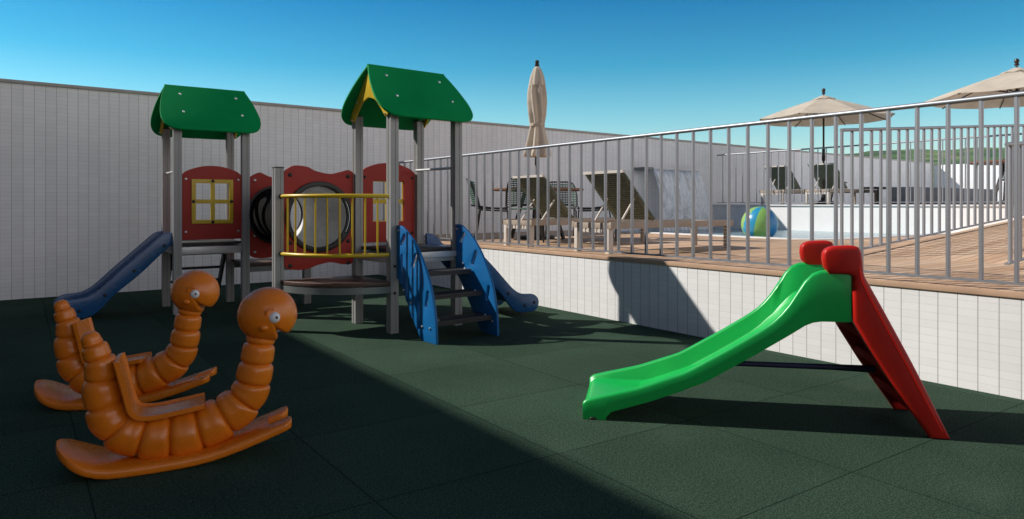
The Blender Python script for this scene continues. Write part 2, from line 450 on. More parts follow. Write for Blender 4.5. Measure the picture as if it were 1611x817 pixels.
# ---------------------------------------------------------------- play structure
PL = V((2.2, 7.1, 0))
TL = Matrix.Translation((1.36, 8.065, 0)-PL.copy() if False else V((1.36, 8.065, 0))-PL)
TB = Matrix.Translation(V((2.737, 5.763, 0))-PL) @ Matrix.Rotation(R(3.74), 4, 'Z')
ph = thing('play_structure', 'playground climbing house with two green roofs, tunnel, blue slides and yellow rail', 'play structure', PL)
S = .69
def post(Mx, x, y, h):
    w = .04
    pr = [(-w, -w), (-.012, -w), (-.010, -w+.004), (.010, -w+.004), (.012, -w), (w, -w)]
    ring = []
    for k in range(4):
        c, s_ = math.cos(k*math.pi/2), math.sin(k*math.pi/2)
        ring += [(c*a-s_*b_, s_*a+c*b_) for a, b_ in pr[:-1]]
    m = MB(Mx); m.loft([[(x+a, y+b_, z) for a, b_ in ring] for z in (0, h)])
    o = m.build('post', 'post', ph)
    MB(Mx).box((x-.042, y-.042, h), (x+.042, y+.042, h+.012), .004).build('cap', 'dark', o)
    return o
def bolts(Mx, parent, pts, axis, mat='bolt', r=.013):
    for p in pts:
        m = MB(Mx); p = V(p); a = V(axis)
        m.tube([p-a*.002, p+a*.006, p+a*.012], [r, r, r*.5], 10)
        m.build('bolt', mat, parent)

def tower(Mx):
    ps = [post(Mx, x, y, 2.0) for x in (0, S) for y in (0, S)]
    # floor and its frame
    MB(Mx).box((.02, .02, .715), (S-.02, S-.02, .745), .004).build('floor_board', 'dark', ph)
    f = MB(Mx)
    f.box((.04, -.02, .62), (S-.04, .012, .70), .004); f.box((.04, S-.012, .62), (S-.04, S+.02, .70), .004)
    f.box((-.02, .04, .62), (.012, S-.04, .70), .004); f.box((S-.012, .04, .62), (S+.02, S-.04, .70), .004)
    f.build('floor_frame', 'lite', ph)
    # two flat roof boards with bulging outlines
    cx, zr = .35, 2.435; ang = R(47); L = .69
    half = [(.42, 0), (.45, .10), (.482, .24), (.505, .40), (.506, .50), (.490, .58), (.455, .640), (.40, .676), (.33, .69)]
    prof = cr([(x, -y) for x, y in half], 4)
    outl0 = [(p.x, p.y) for p in prof]+[(-p.x, p.y) for p in prof[::-1]]
    for sgn in (-1, 1):
        m = T((cx, S/2+sgn*.004, zr)) @ Matrix.Rotation(0 if sgn < 0 else math.pi, 4, 'Z') @ Matrix.Rotation(math.pi/2-ang, 4, 'X') @ Matrix.Rotation(0, 4, 'Z')
        # local: u along ridge, v down the slope (negative y -> outward and down)
        down = V((0, sgn*math.cos(ang), -math.sin(ang))); u = V((1, 0, 0)); nrm = V((0, sgn*math.sin(ang), math.cos(ang)))
        mm = Matrix(((u.x, -down.x, nrm.x, cx), (u.y, -down.y, nrm.y, S/2+sgn*.006), (u.z, -down.z, nrm.z, zr), (0, 0, 0, 1)))
        outl = outl0+([(-.42, .022), (.0, .022), (.012, 0)] if sgn < 0 else [(-.02, 0), (-.008, .022), (.42, .022)])
        rp = MB(Mx).plate(outl, .022, mm, bev=.004).build('roof', 'roof', ph)
        pts = [(cx+a, S/2+sgn*.006+sgn*math.cos(ang)*d_, zr-math.sin(ang)*d_) for a, d_ in ((-.28, .13), (.30, .13), (-.28, .42), (.32, .42))]
        bolts(Mx, rp, [V(p)+nrm*.012 for p in pts], nrm, r=.014)
    # yellow gables
    go = [(S/2, 2.395), (.02, 2.05), (-.03, 1.985), (-.02, 1.95), (.03, 1.94)] + [tuple(p) for p in cr([(.06, 1.97), (.12, 2.03), (.22, 2.11), (S/2, 2.145)], 5)]
    g_full = go + [(S-x, y) for x, y in go[1:][::-1]]
    for xx in (-.052, S+.052):
        m = Matrix(((0, 0, 1, xx), (1, 0, 0, 0), (0, 1, 0, 0), (0, 0, 0, 1)))
        gb = MB(Mx).plate(g_full, .018, m, bev=.003).build('gable', 'yellow', ph)
        s_ = -1 if xx < 0 else 1
        bolts(Mx, gb, [(xx+s_*.009, y, z) for y, z in ((.02, 1.96), (.12, 2.12), (S-.02, 1.96), (S-.12, 2.12))], (s_, 0, 0), r=.010)
    return ps

def window_panel(Mx, y, face, mat='bolt'):
    x0, x1 = .045, S-.045
    top = cr([(x1, 1.47), (x1-.06, 1.515), (S/2+.09, 1.56), (S/2-.09, 1.56), (x0+.06, 1.515), (x0, 1.47)], 5)
    out = [(x0, .775), (x1, .775)]+[(p.x, p.y) for p in top]
    hole = [(.17, .98), (.52, .98), (.52, 1.385), (.17, 1.385)]
    p = MB(Mx).plate(out, .02, T((0, y, 0)) @ XZ, [hole], .003).build('window_panel', 'rpanel', ph)
    a = (.135, .945, .555, 1.42); fy = y+face*.017
    holes = []
    cxm, czm = (a[0]+a[2])/2, (a[1]+a[3])/2; w = .042; h = .022
    for hx0, hx1 in ((a[0]+w, cxm-h), (cxm+h, a[2]-w)):
        for hz0, hz1 in ((a[1]+w, czm-h), (czm+h, a[3]-w)):
            holes.append([(hx0, hz0), (hx1, hz0), (hx1, hz1), (hx0, hz1)])
    f = MB(Mx).plate([(a[0], a[1]), (a[2], a[1]), (a[2], a[3]), (a[0], a[3])], .014, T((0, fy, 0)) @ XZ, holes, .002).build('window_frame', 'yellow', p)
    bolts(Mx, f, [(cxm, fy+face*.007, a[1]+.018), (cxm, fy+face*.007, a[3]-.018), (a[0]+.018, fy+face*.007, czm), (a[2]-.018, fy+face*.007, czm)], (0, face, 0), 'black', .017)
    bolts(Mx, p, [(x, y-.010, z) for x in (x0+.035, x1-.035) for z in (.86, 1.42)], (0, -1, 0), mat, .014)
    return p

def tunnel_panel(Mx, xa, xb, y, cxm, mat, flip=False):
    pts = [(xb, .60), (xb, 1.46), (xb-.05, 1.482), (xb-.13, 1.462), (xb-.24, 1.44), (xb-.38, 1.465), (xb-.46, 1.500), (xa+.10, 1.508), (xa+.03, 1.475), (xa, 1.45)]
    top = cr(pts[1:], 5)
    bot = cr([(xa, .60), (xa+.03, .565), (xa+.12, .548), (xa+.22, .552), (xa+.33, .585), (xa+.45, .602), (xb-.12, .580), (xb-.03, .575), (xb, .60)], 5)
    out = [(p.x, p.y) for p in top]+[(p.x, p.y) for p in bot]
    p = MB(Mx).plate(out, .02, T((0, y, 0)) @ XZ, [circ(cxm, 1.035, .30, 48)], .003).build('tunnel_panel', 'rpanel', ph)
    for s_ in (-1, 1):
        MB(Mx).plate(circ(cxm, 1.035, .332, 56), .022, T((0, y+s_*.020, 0)) @ XZ, [circ(cxm, 1.035, .287, 56)], .006).build('ring', 'black', p)
    if mat == 'black':
        q = [(xa+.055, y-.011, z) for z in (1.42, 1.19, .80, .59)]+[(xb-.055, y-.011, z) for z in (1.42, 1.19, .80, .59)]
        bolts(Mx, p, q, (0, -1, 0), 'black', .019)
    else:
        q = [(xa+.055, y-.011, z) for z in (1.42, 1.24, .80, .62)]+[(xb-.055, y-.011, z) for z in (1.42, 1.24, .80, .62)]
        bolts(Mx, p, q, (0, -1, 0), 'bolt', .015)
    return p

tower(TL); tower(TB)
wp = window_panel(TL, -.012, -1); wp['label'] = 'pale red window panel seen from outside'
window_panel(TB, S+.012, 1, 'black')
# front corner with post, quarter-round floor, yellow guard
MX, MY = -.765, .735
post(TB, MX, MY, 1.48)
o = post(TL, 2*S, 0, 1.48)
# tunnel between the two panels
tunnel_panel(TB, -.725, -.045, .70, -.387, 'black')
tunnel_panel(TL, S+.045, 2*S-.045, 0, S*1.5, 'bolt')
a = TB @ V((-.387, .70, 1.035)); b_ = TL @ V((S*1.5, 0, 1.035))
def open_tube(name, r, mat, n=48, th=.006):
    m = MB(); rings = []
    ax = (b_-a).normalized(); px = V((1, 0, 0)); px = (px-ax*px.dot(ax)).normalized(); pz = ax.cross(px)
    for rr, t in ((r, 0), (r, 1), (r-th, 1), (r-th, 0)):
        rings.append([a.lerp(b_, t)+rr*(math.cos(2*math.pi*k/n)*px+math.sin(2*math.pi*k/n)*pz) for k in range(n)])
    m.loft(rings, closed=True); return m.build(name, mat, ph)
open_tube('tunnel', .308, 'mblack'); open_tube('tunnel_lining', .297, 'tube')

def quarter(Mx, c, a0, a1, r, z):
    arc = [(c[0]+r*math.cos(R(t)), c[1]+r*math.sin(R(t))) for t in [a0+(a1-a0)*i/20 for i in range(21)]]
    MB(Mx).plate([c]+arc, .035, T((0, 0, z-.0175)), bev=.004).build('floor_board', 'brown', ph)
    m = MB(Mx); inner = [(c[0]+(r-.02)*math.cos(R(t)), c[1]+(r-.02)*math.sin(R(t))) for t in [a0+(a1-a0)*i/20 for i in range(21)]]
    m.loft([[(x, y, z-.10), (x, y, z-.042), (x2, y2, z-.042), (x2, y2, z-.10)] for (x, y), (x2, y2) in zip(arc, inner)])
    m.box((min(c[0], arc[0][0], arc[-1][0])+.03, c[1]-.015, z-.10), (max(c[0], arc[0][0], arc[-1][0])-.03, c[1]+.015, z-.042))
    m.build('floor_frame', 'frame', ph)
quarter(TB, (-.02, .70), 180, 270, .735, .465)
quarter(TL, (S+.02, -.0), 0, 90, .68, .50)
# yellow curved guard
gd = None
def arcp(t, z, r=.735): return (-.02+r*math.cos(R(t)), .70+r*math.sin(R(t)), z)
A = [arcp(183+84*i/24, 0) for i in range(25)]
gr = MB(TB)
gr.tube([(x, y, 1.225) for x, y, z in A], .018, 12)
gd = gr.build('guard_rail', 'yellow', ph)
MB(TB).tube([(x, y, .705) for x, y, z in A], .018, 12).build('lower_rail', 'yellow', gd)
for i in range(9):
    x, y, z = arcp(191+68*i/8, 0); MB(TB).cyl((x, y, .70), (x, y, 1.22), .0095, n=8).build('bar', 'yellow', gd)
for x, y in ((MX+.0, MY-.06), (-.045, .0)):
    for z in (1.225, .705): MB(TB).ell((x+.015, y+.01, z), (.022, .022, .022), 12).build('bracket', 'black', gd)
bolts(TB, ph.children[0], [(-.0, -.041, z) for z in (.60, .36)], (0, -1, 0), 'black', .013)

# thin grab bars across the tower openings
MB(TB).tube([(S-.04, S-.02, 1.50), (S-.02, .05, 1.50)], .013, 10).build('grab_bar', 'lite', ph)
MB(TL).tube([(-.0, S-.05, 1.50), (-.0, .05, 1.50)], .012, 10).build('grab_bar', 'lite', ph)

def play_slide(Mx, sgn, x0):
    top = [(.0, .852), (.06, .848), (.12, .815), (.20, .74), (.45, .51), (.62, .345), (.70, .275), (.78, .232), (.86, .218), (.94, .212), (1.0, .185), (1.035, .13), (1.02, .065), (.97, .028)]
    bot = [(.88, .028), (.80, .028), (.72, .05), (.64, .12), (.525, .247), (.30, .44), (.04, .70), (.0, .70)]
    prof = [(p.x, p.y) for p in cr(top, 4)]+[(p.x, p.y) for p in cr(bot, 4)]
    prof = [(x0+sgn*x, z) for x, z in prof]
    sl = MB(Mx)
    bed = cr([(0, .735), (.10, .735), (.18, .68), (.45, .42), (.62, .25), (.74, .155), (.86, .13), (1.0, .13)], 6)
    sl.loft([[(x0+sgn*p.x, y, p.y+dz) for y, dz in ((.07, 0), (S-.07, 0), (S-.07, -.025), (.07, -.025))] for p in bed])
    sld = sl.build('slide', 'dblue', ph)
    for y in (.06, S-.06):
        w_ = MB(Mx).plate(prof, .035, T((0, y, 0)) @ XZ, bev=.008).build('side_wall', 'dblue', sld)
        pts = [(x0+sgn*x, y-.0175, z) for x, z in ((.08, .72), (.36, .47), (.62, .24), (.84, .10), (.97, .12))]
        bolts(Mx, w_, pts, (0, -1, 0), 'black', .016)
        MB(Mx).cyl((x0+sgn*.80, y, 0), (x0+sgn*.80, y, .06), .014).build('foot', 'dark', sld)
    return sld
play_slide(TL, -1, -.035); play_slide(TB, 1, S+.05)

# stairs on the near side of the right tower (local -y)
def sp(t, z): return (-t, z)
outer = cr([(-.0, .962), (.05, .965), (.12, .942), (.25, .862), (.37, .755), (.48, .610), (.575, .43), (.632, .22), (.65, .0)], 5)
oute = [(-p.x-.045, p.y) for p in outer]+[(-.47, .0), (-.44, .02), (-.105, .46), (-.045, .50)]
m_of = lambda xx: Matrix(((0, 0, 1, xx), (1, 0, 0, 0), (0, 1, 0, 0), (0, 0, 0, 1)))
st = MB(TB)
for z, t in ((.575, .17), (.385, .33), (.175, .48)):
    pass
stair = None
zs = [(.56, .18), (.375, .34), (.175, .49)]
for z, t in zs:
    tr = MB(TB).box((.055, -.045-t-.10, z-.022), (S-.055, -.045-t+.11, z), .003)
    tr.box((.055, -.045-t-.10, z-.040), (S-.055, -.045-t-.085, z-.022))
    if stair is None:
        stair = MB(TB).box((.04, -.06, .66), (S-.04, -.042, .712), .003).build('stair', 'lite', ph)
    o = tr.build('tread', 'dark', stair)
    bolts(TB, o, [(.10, -.045-t-.06, z), (S-.10, -.045-t-.06, z)], (0, 0, 1), r=.010)
slots = [slot(-.15, .84, .13, .045, R(-52)+math.pi), slot(-.345, .665, .15, .05, R(-62)+math.pi), slot(-.55, .36, .15, .04, R(-75)+math.pi)]
lo = [slot(-.135, .585, .26, .038, R(90)), slot(-.225, .51, .42, .040, R(90)), slot(-.32, .345, .36, .040, R(90)), slot(-.42, .22, .26, .036, R(90))]
p1 = MB(TB).plate(oute, .024, m_of(.028), slots+lo, .003).build('side_panel', 'blue', stair)
p1['label'] = 'blue stair side panel cut with long slits'
p2 = MB(TB).plate(oute, .024, m_of(S-.028), slots, .003).build('side_panel', 'blue', stair)
bolts(TB, p1, [(.015, -.045-t, z) for t, z in ((.04, .92), (.56, .12), (.13, .40), (.25, .30), (.44, .12))], (-1, 0, 0), r=.010)
bolts(TB, p2, [(S-.041, -.045-t, z) for t, z in ((.03, .92), (.58, .12), (.13, .60))], (-1, 0, 0), r=.010)

# rope/ladder bars behind the left tower
lad = None
for i, z in enumerate((.575, .40, .24)):
    m = MB(TL); m.tube([(.05, S+.10+.10*i, z), (S-.05, S+.10+.10*i, z)], .016, 10)
    if lad is None: lad = m.build('back_ladder', 'dark', ph)
    else: m.build('rung', 'dark', lad)
MB(TL).plate([(S+.05, .62), (S+.40, .10), (S+.46, .0), (S+.36, .0), (S-.02, .52)], .025, m_of(S-.06), bev=.003).build('rail', 'dark', lad)
MB(TL).plate([(S+.05, .62), (S+.40, .10), (S+.46, .0), (S+.36, .0), (S-.02, .52)], .025, m_of(.06), bev=.003).build('rail', 'dark', lad)

# ---------------------------------------------------------------- green and red slide
YAW = R(35.06)
def cam2w(s, d): return (.8185*s+.5744*d, -.5744*s+.8185*d, 0)
an = math.atan2(-.178, .984)-YAW
sl = thing('toddler_slide', 'small plastic slide with green chute and red ladder standing alone on the sunny floor', 'slide', cam2w(.39, 3.76), an)
rim = [(-.012, .088), (.0, .104), (.05, .12), (.281, .183), (.526, .277), (.753, .412), (.90, .505), (.98, .565), (1.048, .650), (1.10, .742), (1.14, .795), (1.19, .818), (1.26, .820), (1.325, .818), (1.336, .80)]
und = [(-.012, 0), (.112, 0.), (.116, .038), (.35, .113), (.619, .222), (.881, .382), (1.05, .49), (1.13, .545), (1.18, .558), (1.336, .558)]
def itp(tab, t):
    if t <= tab[0][0]: return tab[0][1]
    for (a0, b0), (a1, b1) in zip(tab, tab[1:]):
        if t <= a1: return b0+(b1-b0)*(t-a0)/(a1-a0)
    return tab[-1][1]
def sm(tab, t, w=.025): return sum(itp(tab, t+w*k/3) for k in range(-3, 4))/7
ts = [-.012, -.006, 0.01, .03, .05, .08, .110, .114, .14]+[.14+.0375*i for i in range(1, 31)]+[1.29, 1.31, 1.325, 1.333]
rings = []
for t in ts:
    w = .58-.06*min(1, max(0, t)/.5) if t < .5 else .52
    y0 = (.5-w)/2+.0; y1 = y0+w
    y0 = 0.; y1 = w
    zr = sm(rim, t, .02) if t > .03 else itp(rim, t)
    zu = (sm(und, t, .02) if t > .16 else itp(und, t))
    dep = .028+.085*min(1, max(0, (t-.02)/.35)) + .05*max(0, min(1, (t-1.0)/.12))
    zf = zr-dep; e = .016; wl = .040; rr = .015
    if t < .0: zf -= .01
    ring = [(y0+.004, zu), (y0, zu+.01), (y0, zr-rr-.004), (y0+.004, zr-rr*.45), (y0+rr*.8, zr-.001), (y0+wl*.5, zr), (y0+wl-rr*.6, zr-.004), (y0+wl, zr-rr)]
    ring += [(y0+wl+.006, zf+.015 if dep > .04 else zf+.006), (y0+wl+.018, zf+.002), (y0+wl+.05, zf)]
    ring += [(y1-(y-y0), z) for y, z in ring[::-1]]
    rings.append([(t, y, z) for y, z in ring])
m = MB(); m.loft(rings); ch = m.build('chute', 'green', sl, angle=50)
MB().ell((.045, -.0005, .0), (.022, .004, .016), 16).build('foot_notch', 'black', ch)
MB().box((1.328, .012, .57), (1.338, .50, .70), .003).build('end_lip', 'green', ch)
lp = cr([(1.196, .875), (1.203, .915), (1.235, .937), (1.29, .943), (1.345, .943), (1.374, .925), (1.384, .87), (1.392, .80), (1.425, .733), (1.50, .59), (1.629, .335), (1.73, .12)], 5)
lout = [(p.x, p.y) for p in lp]+[(1.786, .0), (1.696, .0), (1.512, .272), (1.41, .44), (1.341, .565), (1.338, .70), (1.338, .79), (1.32, .80), (1.23, .80), (1.203, .835)]
ld = None
for y in (.012, .508):
    m = MB().plate(lout, .062, T((0, y, 0)) @ XZ, bev=.018)
    if ld is None: ld = MB().box((1.345, .03, .60), (1.385, .49, .79), .01).build('ladder', 'red', sl)
    sr = m.build('side_rail', 'red', ld, angle=50)
    ridge = MB(); yy = y-.031 if y < .2 else y+.031
    ridge.tube([(1.366, yy, .84), (1.378, yy, .78), (1.42, yy, .685), (1.60, yy, .335), (1.745, yy, .04)], [.003, .007, .008, .008, .004], 8)
    ridge.build('moulded_rib', 'red', sr)
for z in (.17, .34, .50):
    x = 1.34+(.565-z)*.62+.03
    m = MB(); m.box((x-.03, .03, z-.022), (x+.085, .49, z+.022), .010)
    m.build('rung', 'redm', ld)
MB().bar((1.395, .26, .60), (1.715, .26, .05), .44, .014).build('back_board', 'red', ld)
MB().tube([(.80, .25, .277), (1.30, .25, .277), (1.52, .25, .274)], [.015, .016, .02], 12).build('brace', 'navy', sl)

# ---------------------------------------------------------------- rocking worms
def worm(label, loc, ang):
    t0 = .45
    r = thing('rocking_worm', label, 'rocking toy', loc, ang, 'orange rocking worms')
    K = [(.096, .567, .036), (.112, .522, .050), (.134, .448, .061), (.137, .335, .072), (.166, .222, .076), (.240, .150, .080), (.345, .122, .089), (.466, .123, .091), (.580, .152, .084), (.680, .208, .079), (.738, .276, .076), (.760, .362, .076), (.775, .459, .069), (.79, .54, .06)]
    body = MB()
    # path with boundaries between segments; radius swells inside each segment
    pts = [V((k[0]-t0, 0, k[1])) for k in K]
    path = []; NS = 16
    n = len(pts)
    bnd = [pts[0]+(pts[0]-pts[1]).normalized()*.036] + [(pts[i]+pts[i+1])/2 for i in range(n-1)] + [pts[-1]+(pts[-1]-pts[-2])*.4]
    ctr = [bnd[0]]
    for i in range(n): ctr += [pts[i], bnd[i+1]]
    fine = cr(ctr, NS//2)
    rad = []
    for i, p in enumerate(fine):
        s_ = i/NS; k = min(n-1, int(s_)); u = s_-k
        # blend of neighbouring radii keeps taper even
        ra = K[k][2]; rb = K[max(0, k-1)][2] if u < .5 else K[min(n-1, k+1)][2]
        edge = abs(2*u-1)
        base = ra*(1-.5*edge**2)+rb*.5*edge**2
        q = math.sqrt(max(0, 1-.36*edge**6))
        if k == 0 and u < .5: q = math.sqrt(max(.0004, 1-(1-2*u)**2))
        rad.append(base*q*(1.21 if 4 < k < 10 else 1.12 if 3 < k < 11 else 1.06))
    body.tube(fine, rad, 32)
    # head: ball with a mouth notch in its profile
    hc = V((.815-t0, 0, .632)); NU, NVv = 120, 26; rows = []
    Rh = .129
    for j in range(NVv+1):
        la = math.pi*(j/NVv-.5); row = []
        for i in range(NU):
            th = 2*math.pi*i/NU
            f = 1.
            d = (math.degrees(th)-302+180) % 360-180
            f -= .36*math.exp(-(abs(d+1)/7.5)**2.2)*(math.cos(la)**.6 if abs(la) < 1.55 else 0)
            f += .02*math.exp(-((d-42)/30)**2)+.03*math.exp(-((d-120)/50)**2)
            rr = Rh*f*math.cos(la)**.92 if abs(la) < 1.57 else 0.0001
            row.append(hc+V((rr*math.cos(th)*1.03, Rh*.90*math.sin(la), rr*math.sin(th)*.98)))
        rows.append(row)
    body.loft(rows[0:]) 
    for s_ in (-1, 1):
        body.ell(hc+V((-.022, s_*.108, -.045)), (.020, .014, .015), 14)
        body.tube(cr([hc+V((-.012, s_*.108, .010)), hc+V((-.012, s_*.116, .026)), hc+V((.004, s_*.115, .038)), hc+V((.02, s_*.112, .040))], 4), .007, 8)
    bo = body.build('body', 'orange', r, angle=60, weld=False)
    for s_ in (-1, 1):
        e = MB().ell(hc+V((.024, s_*.108, .0)), (.026, .018, .026), 20).build('eye', 'eyew', bo)
        MB().ell(hc+V((.033, s_*.1255, .002)), (.0055, .003, .0065), 12).build('pupil', 'black', e)
    # rocker board: wide rounded tail end, forked front
    zb = [(-.05, .120), (.0, .082), (.06, .042), (.13, .012), (.20, .001), (.40, .001), (.55, .012), (.66, .036), (.763, .067), (.86, .100), (.92, .122)]
    zc = cr([(a_, b2, 0) for a_, b2 in zb], 6)
    tab = [(p.x, p.y) for p in zc]
    def board(t_a, t_b, lo, hi, n, th=.043, ends=(True, True)):
        rings = []
        for i in range(n+1):
            t = t_a+(t_b-t_a)*i/n; z = itp(tab, t)
            a0, a1 = lo(t), hi(t); rr = min(.013, (a1-a0)*.3)
            sh = .0
            s2 = th
            rings.append([(t-t0, y, z+dz) for y, dz in ((a0+rr, 0), (a1-rr, 0), (a1-.003, .005), (a1, rr), (a1, s2-rr), (a1-.004, s2-.004), (a1-rr, s2), (a0+rr, s2), (a0+.004, s2-.004), (a0, s2-rr), (a0, rr), (a0+.003, .005))])
        return rings
    def hw(t):
        if t < .10:
            u = (.10-t)/.13; return .158*math.sqrt(max(.02, 1-u*u))
        return .158-.018*min(1, (t-.1)/.5)
    bm = MB(); n1 = []
    ta = [-.0299, -.029, -.027, -.024, -.019, -.012, -.003, .01, .025, .04, .06, .08]+[.1+.04*i for i in range(18)]+[.80, .82]
    rs = []
    for t in ta: rs += board(t, t+.0001, lambda q: -hw(q), hw, 1)[:1]
    bm.loft(rs)
    for s_ in (-1, 1):
        def inner(t): return .040
        def outr(t):
            o_ = .139
            if t > .88: o_ -= .03*(1-math.sqrt(max(0, 1-((t-.88)/.035)**2)))
            return o_
        lo = (lambda t: inner(t)+(.03*(1-math.sqrt(max(0, 1-((t-.88)/.035)**2))) if t > .88 else 0)) 
        rg = []
        for t in [.815, .83, .85, .87]+[.88, .89, .90, .908, .9145]:
            rr_ = board(t, t+.0001, lo, outr, 1, th=.0425)[0]
            rg.append([(x, s_*y, z+.0002) for x, y, z in rr_])
        bm.loft(rg)
    bm.build('rocker_base', 'orange', r, angle=50)
    # bent seat plate
    sp_ = cr([(.198, .480), (.208, .440), (.225, .370), (.240, .305), (.252, .262), (.275, .236), (.31, .226), (.37, .227), (.45, .238), (.545, .252)], 5)
    rings = []
    for i, p in enumerate(sp_):
        a_ = sp_[min(len(sp_)-1, i+1)]-sp_[max(0, i-1)]; a_.normalize(); nn = V((-a_.y, a_.x))
        o_ = .011
        rings.append([(p.x-t0+nn.x*d, y, p.y+nn.y*d) for y, d in ((-.10, -o_), (.10, -o_), (.108, -o_*.4), (.108, o_*1.4), (.096, o_*1.5), (.086, o_*.6), (-.086, o_*.6), (-.096, o_*1.5), (-.108, o_*1.4), (-.108, -o_*.4))])
    MB().loft(rings).build('seat', 'orange', r, angle=40)
    return r
a1 = math.atan2(.358, .934)
c1 = cam2w(-1.91+.45*.934, 3.017+.45*.358-.01)
worm('orange plastic rocking worm nearest the camera, whole and unobstructed', c1, a1+R(2)-YAW)
c2 = cam2w(-2.68+.45*math.cos(.19), 4.013+.45*math.sin(.19))
worm('orange plastic rocking worm farther back, its seat partly hidden by the nearer one', c2, .19-YAW)

# ---------------------------------------------------------------- loungers
def lounger(label, loc, rz=0., group='wooden sun loungers'):
    r = thing('sun_lounger', label, 'sun lounger', loc, rz, group)
    f = MB(); 
    for y in (0, .60): f.box((0, y, .265), (2.0, y+.035, .335), .004)
    for x in (.0, 1.955): f.box((x, .035, .265), (x+.045, .60, .325), .004)
    f.build('frame', 'teak', r)
    for x in (.002, 1.93):
        for y in (.036, .542): MB().box((x, y, 0), (x+.065, y+.055, .265), .004).build('leg', 'teakw' if x < 1 else 'teak', r)
    m = MB()
    for i in range(30):
        x = .78+i*.039; m.box((x, .037, .30), (x+.030, .598, .306))
    m.build('seat_straps', 'strap', r)
    m = MB(); m.box((.012, .04, .225), (.022, .60, .262))
    for i in range(9): m.box((.004, .055+i*.06, .22), (.03, .085+i*.06, .266))
    m.build('end_straps', 'teakw', r)
    ang = math.atan2(.51, -.47); c, s_ = math.cos(ang), math.sin(ang); hx, hz = .68, .335; L = .73
    bk = MB()
    for y in (.03, .575): bk.bar((hx, y+.015, hz), (hx+c*L, y+.015, hz+s_*L), .028, .012)
    bk.bar((hx+c*L, .0, hz+s_*L), (hx+c*L, .635, hz+s_*L), .04, .03)
    bk = bk.build('backrest', 'teakw', r)
    m = MB()
    for i in range(25):
        d = .03+i*.0275; p = V((hx+c*d, 0, hz+s_*d)); nx, nz = -s_*.011, c*.011
        m.loft([[(p.x-nx, y, p.z-nz), (p.x+nx, y, p.z+nz), (p.x+c*.017+nx, y, p.z+s_*.017+nz), (p.x+c*.017-nx, y, p.z+s_*.017-nz)] for y in (.005, .63)])
    m.build('straps', 'strap', bk)
    for y in (.10, .52): MB().bar((hx+c*.35, y, hz+s_*.35), (.22, y, .31), .014, .018).build('prop', 'teakw', r)
    return r
lounger('sun lounger with raised back on the deck right behind the steel railing', (5.05, 5.40, DZ))
lounger('sun lounger on the deck beside the round table under the closed parasol', (5.06, 6.80, DZ))
lounger('sun lounger on the raised terrace, left of the two by the long wall', (13.98, 9.35, PZ))
lounger('sun lounger on the raised terrace, beside the pole of the open parasol', (13.98, 8.25, PZ))

# ---------------------------------------------------------------- parasols
def closed_parasol(loc, label):
    r = thing('closed_parasol', label, 'parasol', loc)
    MB().lathe([(.26, 0), (.27, .02), (.26, .05), (.06, .07), (.04, .16), (.03, .17)], n=28).build('base', 'darkw', r)
    MB().cyl((0, 0, .1), (0, 0, 2.60), .021).build('pole', 'pole', r)
    MB().lathe([(.024, 1.10), (.034, 1.12), (.034, 1.20), (.026, 1.24), (.036, 1.30), (.024, 1.34)], n=16).build('collar', 'pole', r)
    def fold(a, z): return 1+.20*math.cos(7*a+2.2*math.sin(3*z))*min(1, max(.12, (2.52-z)/.25))+.05*math.sin(3*a+4*z)
    pr = [(.165, 1.24), (.178, 1.27), (.17, 1.32), (.150, 1.42), (.125, 1.56), (.102, 1.67), (.094, 1.715), (.104, 1.76), (.122, 1.88), (.134, 2.05), (.130, 2.2), (.118, 2.30), (.112, 2.325)]
    cn = MB().lathe(pr, n=84, f=fold).build('canopy', 'canvas', r, angle=70)
    MB().lathe([(.127, 2.30), (.120, 2.36), (.10, 2.46), (.062, 2.56), (.03, 2.60)], n=56, f=lambda a, z: 1+.07*math.cos(8*a+1)).build('vent', 'canvas', cn, angle=70)
    MB().lathe([(.114, 1.70), (.116, 1.71), (.116, 1.735), (.112, 1.74)], n=40, f=lambda a, z: 1+.03*math.cos(7*a)).build('tie_band', 'canvas', cn)
    MB().lathe([(.026, 2.59), (.034, 2.61), (.034, 2.635), (.022, 2.645), (.034, 2.665), (.03, 2.69), (.01, 2.70)], n=16).build('finial', 'pole', r)
    return r
closed_parasol((6.4, 8.46, DZ), 'folded beige parasol rising from the middle of the round table')

